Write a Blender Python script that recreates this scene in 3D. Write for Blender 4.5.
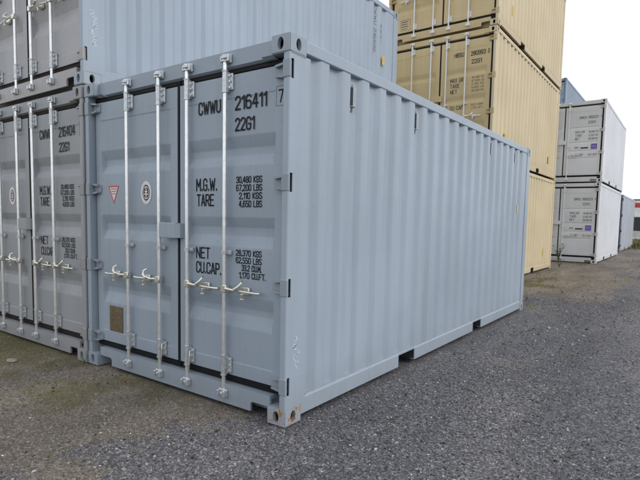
import bpy, bmesh, math, random
import numpy as np
from mathutils import Matrix, Vector

for o in list(bpy.data.objects):
    bpy.data.objects.remove(o)
scene = bpy.context.scene
COL = scene.collection
random.seed(7)
RNG = np.random.default_rng(7)

# ------------------------------------------------------------------ camera
CAM = Vector((2.1167, -2.5562, 1.409))
YAW, PITCH, ROLL, FPX = 0.6265, -0.0803, 0.0200, 507.09
fw = Vector((-math.sin(YAW)*math.cos(PITCH), math.cos(YAW)*math.cos(PITCH), math.sin(PITCH)))
r0 = Vector((math.cos(YAW), math.sin(YAW), 0)); u0 = r0.cross(fw)
rt = math.cos(ROLL)*r0 + math.sin(ROLL)*u0
up = -math.sin(ROLL)*r0 + math.cos(ROLL)*u0
cd = bpy.data.cameras.new('camera'); cam = bpy.data.objects.new('camera', cd); COL.objects.link(cam)
M = Matrix((rt, up, -fw)).transposed().to_4x4(); M.translation = CAM
cam.matrix_world = M
cd.sensor_width = 36.0; cd.lens = FPX/640*36.0; cd.shift_y = 20.05/640
cd.clip_start = 0.05; cd.clip_end = 6000
scene.camera = cam

# ------------------------------------------------------------------ light
SUN_DIR = Vector((0.80, 0.16, 0.60)).normalized()          # towards the sun, veiled by thin cloud
w = bpy.data.worlds.new('World'); scene.world = w; w.use_nodes = True
nt = w.node_tree; nt.nodes.clear()
sky = nt.nodes.new('ShaderNodeTexSky'); sky.sky_type = 'NISHITA'; sky.sun_disc = False
sky.sun_elevation = math.asin(SUN_DIR.z); sky.sun_rotation = math.atan2(SUN_DIR.x, SUN_DIR.y)
sky.air_density = 1.0; sky.dust_density = 2.0; sky.ozone_density = 1.5
mix = nt.nodes.new('ShaderNodeMix'); mix.data_type = 'RGBA'
mix.inputs[0].default_value = 0.75
mix.inputs[7].default_value = (14.4, 14.9, 15.9, 1)          # even veil of bright cloud
bg = nt.nodes.new('ShaderNodeBackground'); bg.inputs[1].default_value = 0.1
wo = nt.nodes.new('ShaderNodeOutputWorld')
nt.links.new(sky.outputs[0], mix.inputs[6]); nt.links.new(mix.outputs[2], bg.inputs[0]); nt.links.new(bg.outputs[0], wo.inputs[0])
sd = bpy.data.lights.new('sun', 'SUN'); sd.energy = 1.1; sd.angle = math.radians(22); sd.color = (1.0, 0.98, 0.96)
sun = bpy.data.objects.new('sun', sd); COL.objects.link(sun)
sun.rotation_euler = SUN_DIR.to_track_quat('Z', 'Y').to_euler()
sun.location = (8, 0, 12)
vs = scene.view_settings
vs.view_transform = 'Standard'; vs.look = 'None'; vs.exposure = 0.0; vs.gamma = 1.0; vs.use_curve_mapping = False

# ------------------------------------------------------------------ materials
MATS = {}
def mat_base(name):
    m = bpy.data.materials.new(name); m.use_nodes = True
    n = m.node_tree; b = n.nodes['Principled BSDF']
    MATS[name] = m
    return m, n, b
def node(n, t, **kw):
    x = n.nodes.new(t)
    for k, v in kw.items():
        if isinstance(k, str) and k.startswith('i_'):
            x.inputs[int(k[2:])].default_value = v
        else:
            setattr(x, k, v)
    return x
def ramp(n, pts):
    r = n.nodes.new('ShaderNodeValToRGB'); e = r.color_ramp.elements
    while len(e) < len(pts): e.new(0.5)
    for i, (p, c) in enumerate(pts):
        e[i].position = p; e[i].color = (*c, 1) if len(c) == 3 else c
    return r
def mixc(n, a, b, fac, blend='MIX'):
    x = n.nodes.new('ShaderNodeMix'); x.data_type = 'RGBA'; x.blend_type = blend
    for sock, v in ((x.inputs[0], fac), (x.inputs[6], a), (x.inputs[7], b)):
        if hasattr(v, 'links'): n.links.new(v, sock)
        elif isinstance(v, (int, float)): sock.default_value = v
        else: sock.default_value = (*v, 1)
    return x.outputs[2]
def noise(n, scale, detail=4, rough=0.55, vec=None, dist=0.0):
    x = node(n, 'ShaderNodeTexNoise'); x.inputs['Scale'].default_value = scale
    x.inputs['Detail'].default_value = detail; x.inputs['Roughness'].default_value = rough; x.inputs['Distortion'].default_value = dist
    if vec is not None: n.links.new(vec, x.inputs['Vector'])
    return x
def bump(n, b, h, strength, dist=0.01):
    x = node(n, 'ShaderNodeBump'); x.inputs['Strength'].default_value = strength; x.inputs['Distance'].default_value = dist
    n.links.new(h, x.inputs['Height']); n.links.new(x.outputs[0], b.inputs['Normal'])

def paint(name, col, rough=0.38, dirt=(0.16, 0.14, 0.11), dirt_amt=0.35, rust=0.0):
    m, n, b = mat_base(name)
    tc = node(n, 'ShaderNodeTexCoord'); geo = node(n, 'ShaderNodeNewGeometry'); P = geo.outputs['Position']
    big = noise(n, 0.9, 3, 0.5, P)
    fine = noise(n, 26, 4, 0.6, P)
    mp = node(n, 'ShaderNodeMapping'); mp.inputs['Scale'].default_value = (14, 14, 0.55); n.links.new(P, mp.inputs[0])
    streak = noise(n, 1.0, 5, 0.65, mp.outputs[0])
    light = tuple(min(1, c*1.06) for c in col); dark = tuple(c*0.92 for c in col)
    r1 = ramp(n, [(0.3, dark), (0.7, light)]); n.links.new(big.outputs[0], r1.inputs[0])
    r2 = ramp(n, [(0.50, (0, 0, 0)), (0.80, (1, 1, 1))]); n.links.new(streak.outputs[0], r2.inputs[0])
    mu = node(n, 'ShaderNodeMath', operation='MULTIPLY'); mu.inputs[1].default_value = dirt_amt; n.links.new(r2.outputs[0], mu.inputs[0])
    c = mixc(n, r1.outputs[0], tuple(0.55*a+0.45*d for a, d in zip(col, dirt)), mu.outputs[0])
    r3 = ramp(n, [(0.62, (0, 0, 0)), (0.74, (1, 1, 1))]); n.links.new(fine.outputs[0], r3.inputs[0])
    mu2 = node(n, 'ShaderNodeMath', operation='MULTIPLY'); mu2.inputs[1].default_value = 0.16; n.links.new(r3.outputs[0], mu2.inputs[0])
    c = mixc(n, c, dirt, mu2.outputs[0])
    # a film of road dust thrown up the lowest hand's breadth
    sx = node(n, 'ShaderNodeSeparateXYZ'); n.links.new(tc.outputs['Object'], sx.inputs[0])
    mr = node(n, 'ShaderNodeMapRange'); mr.inputs[1].default_value = 0.0; mr.inputs[2].default_value = 0.34; mr.inputs[3].default_value = 0.8; mr.inputs[4].default_value = 0.0
    n.links.new(sx.outputs[2], mr.inputs[0])
    sp = noise(n, 9, 6, 0.7, P)
    mu3 = node(n, 'ShaderNodeMath', operation='MULTIPLY'); n.links.new(mr.outputs[0], mu3.inputs[0]); n.links.new(sp.outputs[0], mu3.inputs[1])
    mu4 = node(n, 'ShaderNodeMath', operation='MULTIPLY'); mu4.inputs[1].default_value = 0.55; n.links.new(mu3.outputs[0], mu4.inputs[0])
    c = mixc(n, c, dirt, mu4.outputs[0])
    if rust:
        rn = noise(n, 17, 6, 0.7, P, 0.6)
        rr = ramp(n, [(rust, (0, 0, 0)), (rust+0.06, (1, 1, 1))]); n.links.new(rn.outputs[0], rr.inputs[0])
        rc = noise(n, 60, 4, 0.6, P)
        rcr = ramp(n, [(0.32, (0.14, 0.06, 0.03)), (0.48, (0.33, 0.20, 0.12)), (0.66, (0.46, 0.37, 0.27))]); n.links.new(rc.outputs[0], rcr.inputs[0])
        c = mixc(n, c, rcr.outputs[0], rr.outputs[0])
    n.links.new(c, b.inputs['Base Color'])
    rg = node(n, 'ShaderNodeMapRange'); rg.inputs[3].default_value = rough-0.06; rg.inputs[4].default_value = rough+0.16
    n.links.new(fine.outputs[0], rg.inputs[0]); n.links.new(rg.outputs[0], b.inputs['Roughness'])
    b.inputs['Specular IOR Level'].default_value = 0.4
    bn = noise(n, 3.2, 3, 0.5, P)
    bump(n, b, bn.outputs[0], 0.22, 0.012)
    return m
def plain(name, col, rough=0.6, metal=0.0, var=0.12, scale=40, bmp=0.1):
    m, n, b = mat_base(name)
    geo = node(n, 'ShaderNodeNewGeometry')
    nz = noise(n, scale, 4, 0.6, geo.outputs['Position'])
    r = ramp(n, [(0.3, tuple(c*(1-var) for c in col)), (0.7, tuple(min(1, c*(1+var)) for c in col))])
    n.links.new(nz.outputs[0], r.inputs[0]); n.links.new(r.outputs[0], b.inputs['Base Color'])
    b.inputs['Roughness'].default_value = rough; b.inputs['Metallic'].default_value = metal
    if bmp: bump(n, b, nz.outputs[0], bmp, 0.004)
    return m

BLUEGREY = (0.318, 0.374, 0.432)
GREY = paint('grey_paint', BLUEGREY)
GREYSHADED = paint('shaded_grey_door_paint', (0.286, 0.337, 0.388), 0.36)  # same grey, darkened in colour for the dimmer light on the doors
GREYRUST = paint('chipped_grey_paint', BLUEGREY, 0.5, rust=0.50)
GREYCHIP = paint('lightly_chipped_grey_paint', BLUEGREY, 0.45, rust=0.70)
LGREY = paint('warm_bounce_grey_paint', (0.356, 0.355, 0.358), 0.38, dirt=(0.24, 0.18, 0.13), dirt_amt=0.5)  # same grey with warm reflected light on the doors mixed into its colour
GREYDIM = paint('dim_lit_grey_paint', (0.275, 0.288, 0.300), 0.38, dirt=(0.22, 0.17, 0.13), dirt_amt=0.5)  # same grey, colour lowered for the weaker light near the ground
TANDOOR = paint('tan_door_paint', (0.56, 0.435, 0.225), 0.5, dirt=(0.25, 0.17, 0.08), dirt_amt=0.4)
TAN = paint('tan_paint', (0.585, 0.485, 0.305), 0.5, dirt=(0.25, 0.17, 0.08), dirt_amt=0.4)
WHITE = paint('white_paint', (0.635, 0.650, 0.665), 0.45, dirt=(0.30, 0.28, 0.25), dirt_amt=0.3)
STEELBLUE = paint('steel_blue_paint', (0.24, 0.30, 0.38), 0.45, dirt_amt=0.3)
SLATE = paint('pale_grey_paint', (0.40, 0.43, 0.47), 0.45, dirt_amt=0.4)
NAVY = paint('dark_blue_door_paint', (0.07, 0.085, 0.13), 0.45)
RUBBER = plain('black_rubber', (0.012, 0.012, 0.013), 0.55)
BROWNRUBBER = plain('brown_reflection_rubber', (0.024, 0.017, 0.014), 0.7)  # rubber tinted brown in place of a warm reflection on the seals
for m_ in (RUBBER, BROWNRUBBER): m_.node_tree.nodes['Principled BSDF'].inputs['Specular IOR Level'].default_value = 0.12
ZINC = plain('galvanised_steel', (0.84, 0.84, 0.82), 0.26, 0.70, 0.10, 25, 0.08)
ZINCB = plain('dull_galvanised_fitting', (0.55, 0.57, 0.58), 0.36, 0.6, 0.22, 45, 0.15)
ZINCOLD = plain('yellowed_galvanised_steel', (0.70, 0.68, 0.60), 0.30, 0.8, 0.10, 30, 0.10)
WROD = plain('off_white_painted_rod', (0.74, 0.73, 0.69), 0.45)
INK = plain('black_ink', (0.015, 0.016, 0.018), 0.5, var=0.3, scale=120, bmp=0)
FADED = plain('faded_ink', (0.045, 0.042, 0.038), 0.6, var=0.3, scale=90, bmp=0)
GREYINK = plain('grey_ink', (0.13, 0.13, 0.14), 0.6, var=0.3, scale=90, bmp=0)
for m_ in (INK, FADED, GREYINK): m_.node_tree.nodes['Principled BSDF'].inputs['Specular IOR Level'].default_value = 0.1
RED = plain('red_print', (0.42, 0.07, 0.06), 0.5, bmp=0)
PINKWHITE = plain('white_print', (0.66, 0.62, 0.61), 0.5, bmp=0)
YELLOW = plain('yellow_print', (0.58, 0.40, 0.07), 0.5, bmp=0)
PURPLE = plain('purple_print', (0.15, 0.10, 0.42), 0.5, bmp=0)
BRASS = plain('dull_brass_plate', (0.16, 0.125, 0.07), 0.5, 0.4, 0.45, 60, 0.3)
CHALK = plain('white_chalk', (0.60, 0.64, 0.69), 0.9, var=0.3, scale=200, bmp=0)
DARKSTEEL = plain('dark_underframe', (0.035, 0.035, 0.036), 0.7)
CONC = plain('pale_concrete', (0.46, 0.44, 0.40), 0.85, var=0.2, scale=3)
TYRE = plain('tyre_rubber', (0.02, 0.02, 0.02), 0.8)
RIM = plain('wheel_rim', (0.4, 0.4, 0.4), 0.5, 0.3)
TRUCKW = plain('truck_white', (0.72, 0.72, 0.72), 0.4, scale=2)
TRUCKR = plain('truck_red', (0.45, 0.05, 0.05), 0.45, scale=2)

# ------------------------------------------------------------------ noise
def smooth(a, b, x):
    t = np.clip((x-a)/(b-a), 0, 1); return t*t*(3-2*t)
def vnoise(x, y, seed):
    r = np.random.default_rng(seed); T = r.random((256, 256))
    xi = np.floor(x).astype(int); yi = np.floor(y).astype(int); fx = x-xi; fy = y-yi
    fx = fx*fx*(3-2*fx); fy = fy*fy*(3-2*fy)
    g = lambda i, j: T[(xi+i) % 256, (yi+j) % 256]
    return (g(0, 0)*(1-fx)+g(1, 0)*fx)*(1-fy)+(g(0, 1)*(1-fx)+g(1, 1)*fx)*fy
def fbm(x, y, s, seed, o=4):
    v = 0; a = 0.5; t = 0
    for k in range(o):
        v = v+a*vnoise(x*s, y*s, seed+k); t += a; a *= 0.55; s *= 2.03
    return v/t

# ------------------------------------------------------------------ mesh helpers
class MB:
    def __init__(s): s.v = []; s.f = []
    def add(s, vs, fs):
        b = len(s.v); s.v += [tuple(p) for p in vs]; s.f += [tuple(b+i for i in f) for f in fs]
    def box(s, x0, x1, y0, y1, z0, z1):
        s.add([(x0,y0,z0),(x1,y0,z0),(x1,y1,z0),(x0,y1,z0),(x0,y0,z1),(x1,y0,z1),(x1,y1,z1),(x0,y1,z1)],
              [(3,2,1,0),(4,5,6,7),(0,1,5,4),(1,2,6,5),(2,3,7,6),(3,0,4,7)])
    def bbox(s, x0, x1, y0, y1, z0, z1, c=0.004):
        """box with chamfered edges"""
        c = min(c, (x1-x0)*0.45, (y1-y0)*0.45, (z1-z0)*0.45)
        bm = bmesh.new(); bmesh.ops.create_cube(bm, size=1)
        for q in bm.verts:
            q.co = ((x0+x1)/2+q.co.x*(x1-x0), (y0+y1)/2+q.co.y*(y1-y0), (z0+z1)/2+q.co.z*(z1-z0))
        bmesh.ops.bevel(bm, geom=list(bm.edges), offset=c, segments=1, affect='EDGES')
        s.bm(bm)
    def bm(s, bm):
        bm.verts.index_update()
        s.add([tuple(q.co) for q in bm.verts], [tuple(q.index for q in f.verts) for f in bm.faces]); bm.free()
    def prism(s, poly, axis, a0, a1):
        """extrude polygon along axis; poly in the other two axes (cyclic order)"""
        n = len(poly)
        def P(p, a):
            return {'x': (a, p[0], p[1]), 'y': (p[0], a, p[1]), 'z': (p[0], p[1], a)}[axis]
        vs_ = [P(p, a0) for p in poly]+[P(p, a1) for p in poly]
        fs = [tuple(range(n))[::-1], tuple(range(n, 2*n))]+[(i, (i+1) % n, n+(i+1) % n, n+i) for i in range(n)]
        s.add(vs_, fs)
    def tube(s, pts, r, seg=10, cap=True):
        pts = [Vector(p) for p in pts]; rr = r if hasattr(r, '__len__') else [r]*len(pts)
        rings = []; ref = None
        for i, p in enumerate(pts):
            d = (pts[min(i+1, len(pts)-1)]-pts[max(i-1, 0)]).normalized()
            if ref is None: ref = Vector((0, 0, 1)) if abs(d.z) < 0.9 else Vector((1, 0, 0))
            a = d.cross(ref).normalized(); b = d.cross(a)
            rings.append([p+rr[i]*(math.cos(2*math.pi*k/seg)*a+math.sin(2*math.pi*k/seg)*b) for k in range(seg)])
        vs_ = [q for rg_ in rings for q in rg_]; fs = []
        for i in range(len(pts)-1):
            for k in range(seg):
                fs.append((i*seg+k, (i+1)*seg+k, (i+1)*seg+(k+1) % seg, i*seg+(k+1) % seg))
        if cap: fs += [tuple(range(seg)), tuple(range((len(pts)-1)*seg, len(pts)*seg))[::-1]]
        s.add(vs_, fs)
    def mesh(s, name, smooth=None, fix=True):
        me = bpy.data.meshes.new(name); me.from_pydata(s.v, [], s.f)
        if fix:
            bm = bmesh.new(); bm.from_mesh(me); bmesh.ops.recalc_face_normals(bm, faces=bm.faces); bm.to_mesh(me); bm.free()
        if smooth is not None: me.shade_smooth() if smooth == 180 else smooth_by_angle(me, smooth)
        me.update(); return me
def smooth_by_angle(me, deg):
    bm = bmesh.new(); bm.from_mesh(me)
    for f in bm.faces: f.smooth = True
    for e in bm.edges: e.smooth = e.calc_face_angle(3.0) < math.radians(deg)
    bm.to_mesh(me); bm.free()

CACHE = {}
def cached(key, fn):
    if key not in CACHE: CACHE[key] = fn()
    return CACHE[key]
def obj(name, me, m, parent=None, loc=(0, 0, 0)):
    if not me.materials: me.materials.append(m)
    o = bpy.data.objects.new(name, me); COL.objects.link(o)
    o.material_slots[0].link = 'OBJECT'; o.material_slots[0].material = m
    o.location = loc
    if parent: o.parent = parent
    return o
def thing(name, label, cat, loc, rz=0, group=None):
    o = bpy.data.objects.new(name, None); COL.objects.link(o); o.location = loc; o.rotation_euler = (0, 0, rz)
    o.empty_display_size = 0.2
    return tag(o, label, cat, group)
def tag(o, label, cat, group=None, kind=None):
    if label: o['label'] = label
    if cat: o['category'] = cat
    if group: o['group'] = group
    if kind: o['kind'] = kind
    return o

# lettering: flat print in a narrow stencil-cut face, drawn as mitred strokes and squeezed to a box
_o = [(.25, 0), (.75, 0), (1, .15), (1, .85), (.75, 1), (.25, 1), (0, .85), (0, .15), (.25, 0)]
_6 = [(.98, .87), (.75, 1), (.25, 1), (0, .85), (0, .15), (.25, 0), (.75, 0), (1, .15), (1, .42), (.75, .57), (.12, .57)]
_p = [(0, 0), (0, 1), (.75, 1), (1, .86), (1, .62), (.75, .48), (.1, .48)]
GLYPH = {
 '0': [_o], 'O': [_o], '1': [[(.0, .80), (.42, 1), (.42, 0)]],
 '2': [[(0, .80), (.02, .86), (.25, 1), (.75, 1), (1, .86), (1, .66), (.02, .04), (.02, 0), (1, 0)]],
 '3': [[(0, .86), (.25, 1), (.75, 1), (1, .86), (1, .66), (.75, .52), (.35, .52)], [(.75, .50), (1, .37), (1, .15), (.75, 0), (.25, 0), (0, .14)]],
 '4': [[(.72, 0), (.72, 1)], [(.60, 1), (0, .30), (1, .30)]],
 '5': [[(.95, 1), (.06, 1), (.06, .57), (.75, .57), (1, .43), (1, .15), (.75, 0), (.25, 0), (0, .13)]],
 '6': [_6], '9': [[(1-x, 1-y) for x, y in _6]], '7': [[(0, 1), (1, 1), (1, .92), (.38, 0)]],
 '8': [[(.25, .52), (.75, .52), (1, .38), (1, .14), (.75, 0), (.25, 0), (0, .14), (0, .38), (.25, .52)], [(.25, .54), (.05, .66), (.05, .86), (.28, 1), (.72, 1), (.95, .86), (.95, .66), (.75, .54)]],
 'C': [[(1, .74), (1, .85), (.75, 1), (.25, 1), (0, .85), (0, .15), (.25, 0), (.75, 0), (1, .15), (1, .26)]],
 'G': [[(1, .76), (1, .85), (.75, 1), (.25, 1), (0, .85), (0, .15), (.25, 0), (.75, 0), (1, .15), (1, .46), (.55, .46)]],
 'W': [[(0, 1), (.24, 0), (.5, .80), (.76, 0), (1, 1)]], 'U': [[(0, 1), (0, .15), (.25, 0), (.75, 0), (1, .15), (1, 1)]],
 'M': [[(0, 0), (0, 1), (.5, .35), (1, 1), (1, 0)]], 'T': [[(0, 1), (1, 1)], [(.5, .95), (.5, 0)]],
 'A': [[(0, 0), (.46, 1), (.54, 1), (1, 0)], [(.17, .28), (.83, .28)]], 'R': [_p, [(.5, .45), (1, 0)]], 'P': [_p],
 'B': [[(.75, .52), (.12, .52)], [(0, 0), (0, 1), (.72, 1), (.96, .87), (.96, .66), (.74, .52), (1, .38), (1, .14), (.75, 0), (0, 0)]],
 'E': [[(1, 1), (0, 1), (0, 0), (1, 0)], [(.1, .52), (.8, .52)]], 'F': [[(1, 1), (0, 1), (0, 0)], [(.1, .52), (.8, .52)]],
 'N': [[(0, 0), (0, 1), (1, 0), (1, 1)]], 'K': [[(0, 0), (0, 1)], [(1, 1), (.12, .48), (1, 0)]],
 'S': [[(1, .84), (.75, 1), (.25, 1), (0, .86), (0, .67), (.25, .54), (.75, .47), (1, .34), (1, .15), (.75, 0), (.25, 0), (0, .16)]],
 'L': [[(0, 1), (0, 0), (1, 0)]], 'H': [[(0, 0), (0, 1)], [(1, 0), (1, 1)], [(.08, .5), (.92, .5)]],
 'D': [[(0, 0), (0, 1), (.7, 1), (1, .82), (1, .18), (.7, 0), (0, 0)]], 'X': [[(0, 0), (1, 1)], [(0, 1), (1, 0)]], 'I': [[(0, 0), (0, 1)]],
 'Y': [[(0, 1), (.5, .45), (1, 1)], [(.5, .42), (.5, 0)]], '.': [[(.5, 0), (.5, .09)]], ',': [[(.3, -.12), (.7, .09)]]}
GW = {'1': .46, 'I': .05, '.': .16, ',': .16, 'M': 1.18, 'W': 1.40, ' ': .55}
def text_mesh(s, x0, x1, z0, z1, weight=0.125):
    mb = MB(); gap = 0.42; pen = 0.0; pos = []
    for ch in s.upper():
        pos.append(pen); pen += GW.get(ch, 1.0)+gap
    tot = pen-gap; h = z1-z0; t = h*weight; k = 0
    wx = (x1-x0-t); hz = h-t
    for ch, px in zip(s.upper(), pos):
        gw = GW.get(ch, 1.0); g1 = 1.0 if ch not in '1' else 0.42
        sts = []
        for st in GLYPH.get(ch, []):                     # cut strokes apart at sharp corners
            cur = [st[0]]
            for q in range(1, len(st)):
                cur.append(st[q])
                if q < len(st)-1:
                    e1 = (Vector(st[q])-Vector(st[q-1])).normalized(); e2 = (Vector(st[q+1])-Vector(st[q])).normalized()
                    if e1.dot(e2) < -0.25: sts.append(cur); cur = [st[q]]
            sts.append(cur)
        for st in sts:
            P = [Vector((x0+t/2+(px+a/g1*gw if ch == '1' else px+a*gw)/tot*wx, z0+t/2+b*hz)) for a, b in st]
            cl = (P[0]-P[-1]).length < 1e-9
            if cl: P = P[:-1]
            n = len(P); L_ = []; R_ = []
            for q in range(n):
                a = P[q-1] if (q > 0 or cl) else None; b = P[(q+1) % n] if (q < n-1 or cl) else None
                d1 = (P[q]-a).normalized() if a is not None else None; d2 = (b-P[q]).normalized() if b is not None else None
                if d1 is None: d1 = d2
                if d2 is None: d2 = d1
                n1 = Vector((-d1.y, d1.x)); n2 = Vector((-d2.y, d2.x)); m = n1+n2
                m = m/max(0.35, m.dot(n1)) if m.length > 1e-6 else n1
                if m.length > 1.7: m = m.normalized()*1.7
                ext = Vector((0, 0))
                if not cl and q == 0: ext = -d2*t*0.45
                if not cl and q == n-1: ext = d1*t*0.45
                L_.append(P[q]+m*t/2+ext); R_.append(P[q]-m*t/2+ext)
            y = -0.00012*(k % 4); k += 1; b0 = len(mb.v)
            mb.v += [(p.x, y, p.y) for p in L_]+[(p.x, y, p.y) for p in R_]
            for q in range(n if cl else n-1):
                r = (q+1) % n; mb.f.append((b0+q, b0+n+q, b0+n+r, b0+r))
    return mb.mesh('lettering', fix=False)

# ------------------------------------------------------------------ container
W, L, H = 2.438, 6.058, 2.591
CX, CY, CZ = 0.162, 0.178, 0.118
DY = 0.065                       # door face behind the corner fittings
GAP = -1.178                     # joint between the two door leaves
HINGE_Z = (0.275, 0.948, 1.646, 2.372)
RODS4 = (-1.823, -1.385, -1.036, -0.620)

def casting_mesh():
    """hollow corner fitting occupying x[-CX,0] y[0,CY] z[0,CZ], oval holes in -y, +x and +-z"""
    mb = MB(); N = 20
    def shell(lo, hi, holes, flip):
        ax = [(0, 1, 2), (1, 2, 0), (2, 0, 1)]
        loops = {}
        for a, b, c in ax:
            for side in (0, 1):
                val = hi[a] if side else lo[a]
                def P(p, q):
                    r = [0, 0, 0]; r[a] = val; r[b] = p; r[c] = q; return tuple(r)
                cor = [(hi[b], hi[c]), (lo[b], hi[c]), (lo[b], lo[c]), (hi[b], lo[c])]
                if (a, side) in holes:
                    hb, hc, rb, rc = holes[(a, side)]
                    el = [(hb+rb*math.cos(2*math.pi*k/N), hc+rc*math.sin(2*math.pi*k/N)) for k in range(N)]
                    vs_ = [P(*p) for p in cor]+[P(*p) for p in el]; fs = []
                    q = N//4
                    for k in range(N):
                        fs.append((k//q, 4+k, 4+(k+1) % N))
                    for k in range(4):
                        fs.append((k, 4+((k+1)*q) % N, (k+1) % 4))
                    mb.add(vs_, fs); loops[(a, side)] = [P(*p) for p in el]
                else:
                    mb.add([P(*p) for p in cor], [(0, 1, 2, 3)])
        return loops
    cy, cx, cz = CY/2, -CX/2, CZ/2
    # holes keyed (axis, side): remaining axes cyclic (b,c)
    holes = {(1, 0): (cz, cx, 0.040, 0.026), (0, 1): (cy, cz, 0.026, 0.040)}
    A = shell((-CX, 0, 0), (0, CY, CZ), holes, False)
    B = shell((-CX+0.03, 0.03, 0.012), (-0.03, CY-0.03, CZ-0.012), holes, True)
    for k in A:
        mb.add(A[k]+B[k], [(i, (i+1) % N, N+(i+1) % N, N+i) for i in range(N)])
    me = mb.mesh('corner_casting', fix=False)
    bm = bmesh.new(); bm.from_mesh(me); bmesh.ops.remove_doubles(bm, verts=bm.verts, dist=1e-5)
    bmesh.ops.recalc_face_normals(bm, faces=bm.faces)
    lim = ((-CX, 0), (0, CY), (0, CZ))
    def outer(e):
        return sum(1 for q in range(3) if any(all(abs(v.co[q]-b_) < 1e-6 for v in e.verts) for b_ in lim[q])) >= 2
    ed = [e for e in bm.edges if outer(e)]
    bmesh.ops.bevel(bm, geom=ed, offset=0.006, segments=2, affect='EDGES')
    me.materials.append(GREY); me.materials.append(DARKSTEEL)          # hollow coloured dark to stand in for its inner shade
    for f in bm.faces:
        if all(-CX+0.029 < v.co.x < -0.029 and 0.029 < v.co.y < CY-0.029 and 0.011 < v.co.z < CZ-0.011 for v in f.verts): f.material_index = 1
    bm.to_mesh(me); bm.free()
    return me

def post_front(sx):
    """hinge post, right side (sx=1) or mirrored left (sx=-1): folded plate with slots at the hinges"""
    mb = MB(); z0, z1 = CZ, H-CZ
    # rounded nose
    nose = [(-0.058, 0.020)]+[(-0.058, 0.010)]
    for k in range(6):
        a = math.pi/2*k/5
        nose.append((-0.016+0.012*math.sin(a), 0.016-0.012*math.cos(a)))
    nose.append((-0.004, 0.020))
    mb.prism(nose, 'z', z0, z1)
    zs = [z0]
    for h in HINGE_Z: zs += [h-0.062, h+0.062]
    zs.append(z1)
    for i in range(0, len(zs), 2):
        mb.box(-0.010, -0.004, 0.020, 0.048, zs[i], zs[i+1])
    mb.prism([(-0.010, 0.048), (-0.004, 0.048), (-0.004, 0.222), (-0.010, 0.229)], 'z', z0, z1)
    mb.box(-0.058, -0.010, 0.222, 0.229, z0, z1); mb.box(-0.058, -0.052, 0.020, 0.222, z0, z1)
    # weld beads joining the fittings
    mb.tube([(-0.006, 0.02, z1-0.001), (-0.006, 0.17, z1-0.001)], 0.006, 6)
    if sx < 0: mb.v = [(-W-x, y, z) for x, y, z in mb.v]
    return mb.mesh('corner_post', 35)
def post_rear(sx):
    mb = MB()
    mb.prism([(-0.004, L-0.175), (-0.004, L-0.012), (-0.012, L-0.004), (-0.16, L-0.004), (-0.16, L-0.06), (-0.05, L-0.07), (-0.03, L-0.175)], 'z', CZ, H-CZ)
    if sx < 0: mb.v = [(-W-x, y, z) for x, y, z in mb.v]
    return mb.mesh('corner_post')
def side_profile():
    """(y, depth) of the vertical corrugation"""
    p = [(0.229, 0.036), (0.300, 0.036), (0.356, 0.0)]
    y = 0.454
    while y < L-0.40:
        p += [(y, 0.0), (y+0.050, 0.036), (y+0.130, 0.036), (y+0.180, 0.0)]; y += 0.278
    p += [(L-0.176, 0.0)] if p[-1][1] == 0 else [(L-0.176, 0.036)]
    return p
def corr_mesh(name, sx):
    mb = MB(); pr = side_profile(); z0, z1 = 0.160, H-0.090
    # roll the bends a little so the folds catch the light softly
    q = [pr[0]]
    for a, b, c in zip(pr, pr[1:], pr[2:]):
        A, B, C = Vector(a), Vector(b), Vector(c)
        r = 0.010
        u = B+(A-B).normalized()*min(r, (A-B).length*0.4); v = B+(C-B).normalized()*min(r, (C-B).length*0.4)
        q += [tuple(u), tuple(0.25*u+0.5*B+0.25*v), tuple(v)]
    q.append(pr[-1])
    rows = 22; zs = np.linspace(z0, z1, rows)
    n = len(q); qy = np.array([a for a, b in q])
    for z in zs:
        k_ = math.sin(math.pi*(z-z0)/(z1-z0))**0.5
        off = k_*(0.011*(fbm(qy*1.0, np.full(n, z), 1.6, 71, 3)-0.5)+0.006*(fbm(qy, np.full(n, z), 5.0, 81, 2)-0.5))
        mb.v += [(-0.011-d-max(-0.004, o_), y, z) for (y, d), o_ in zip(q, off)]
    for r_ in range(rows-1):
        mb.f += [(r_*n+i, r_*n+i+1, (r_+1)*n+i+1, (r_+1)*n+i) for i in range(n-1)]
    if sx < 0: mb.v = [(-W-x, y, z) for x, y, z in mb.v]
    return mb.mesh(name, 22)
def roof_mesh():
    mb = MB(); y = 0.17; pts = []
    while y < L-0.3:
        pts += [(y, 0.0), (y+0.03, 0.018), (y+0.12, 0.018), (y+0.15, 0.0)]; y += 0.209
    pts.append((L-0.1, 0.0)); n = len(pts)
    for x in (-W+0.03, -0.03): mb.v += [(x, yy, H-0.030+d) for yy, d in pts]
    mb.f += [(i, i+1, n+i+1, n+i) for i in range(n-1)]
    return mb.mesh('roof')
def end_mesh():
    mb = MB(); x = -W+0.16; pts = []
    while x < -0.30:
        pts += [(x, 0.0), (x+0.07, 0.04), (x+0.14, 0.04), (x+0.21, 0.0)]; x += 0.25
    pts.append((-0.16, 0.0)); n = len(pts)
    for z in (0.15, H-0.09): mb.v += [(xx, L-0.02-d, z) for xx, d in pts]
    mb.f += [(i, i+1, n+i+1, n+i) for i in range(n-1)]
    return mb.mesh('end_panel')
POCKETS = ((1.66, 2.00), (3.68, 3.985))
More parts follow.
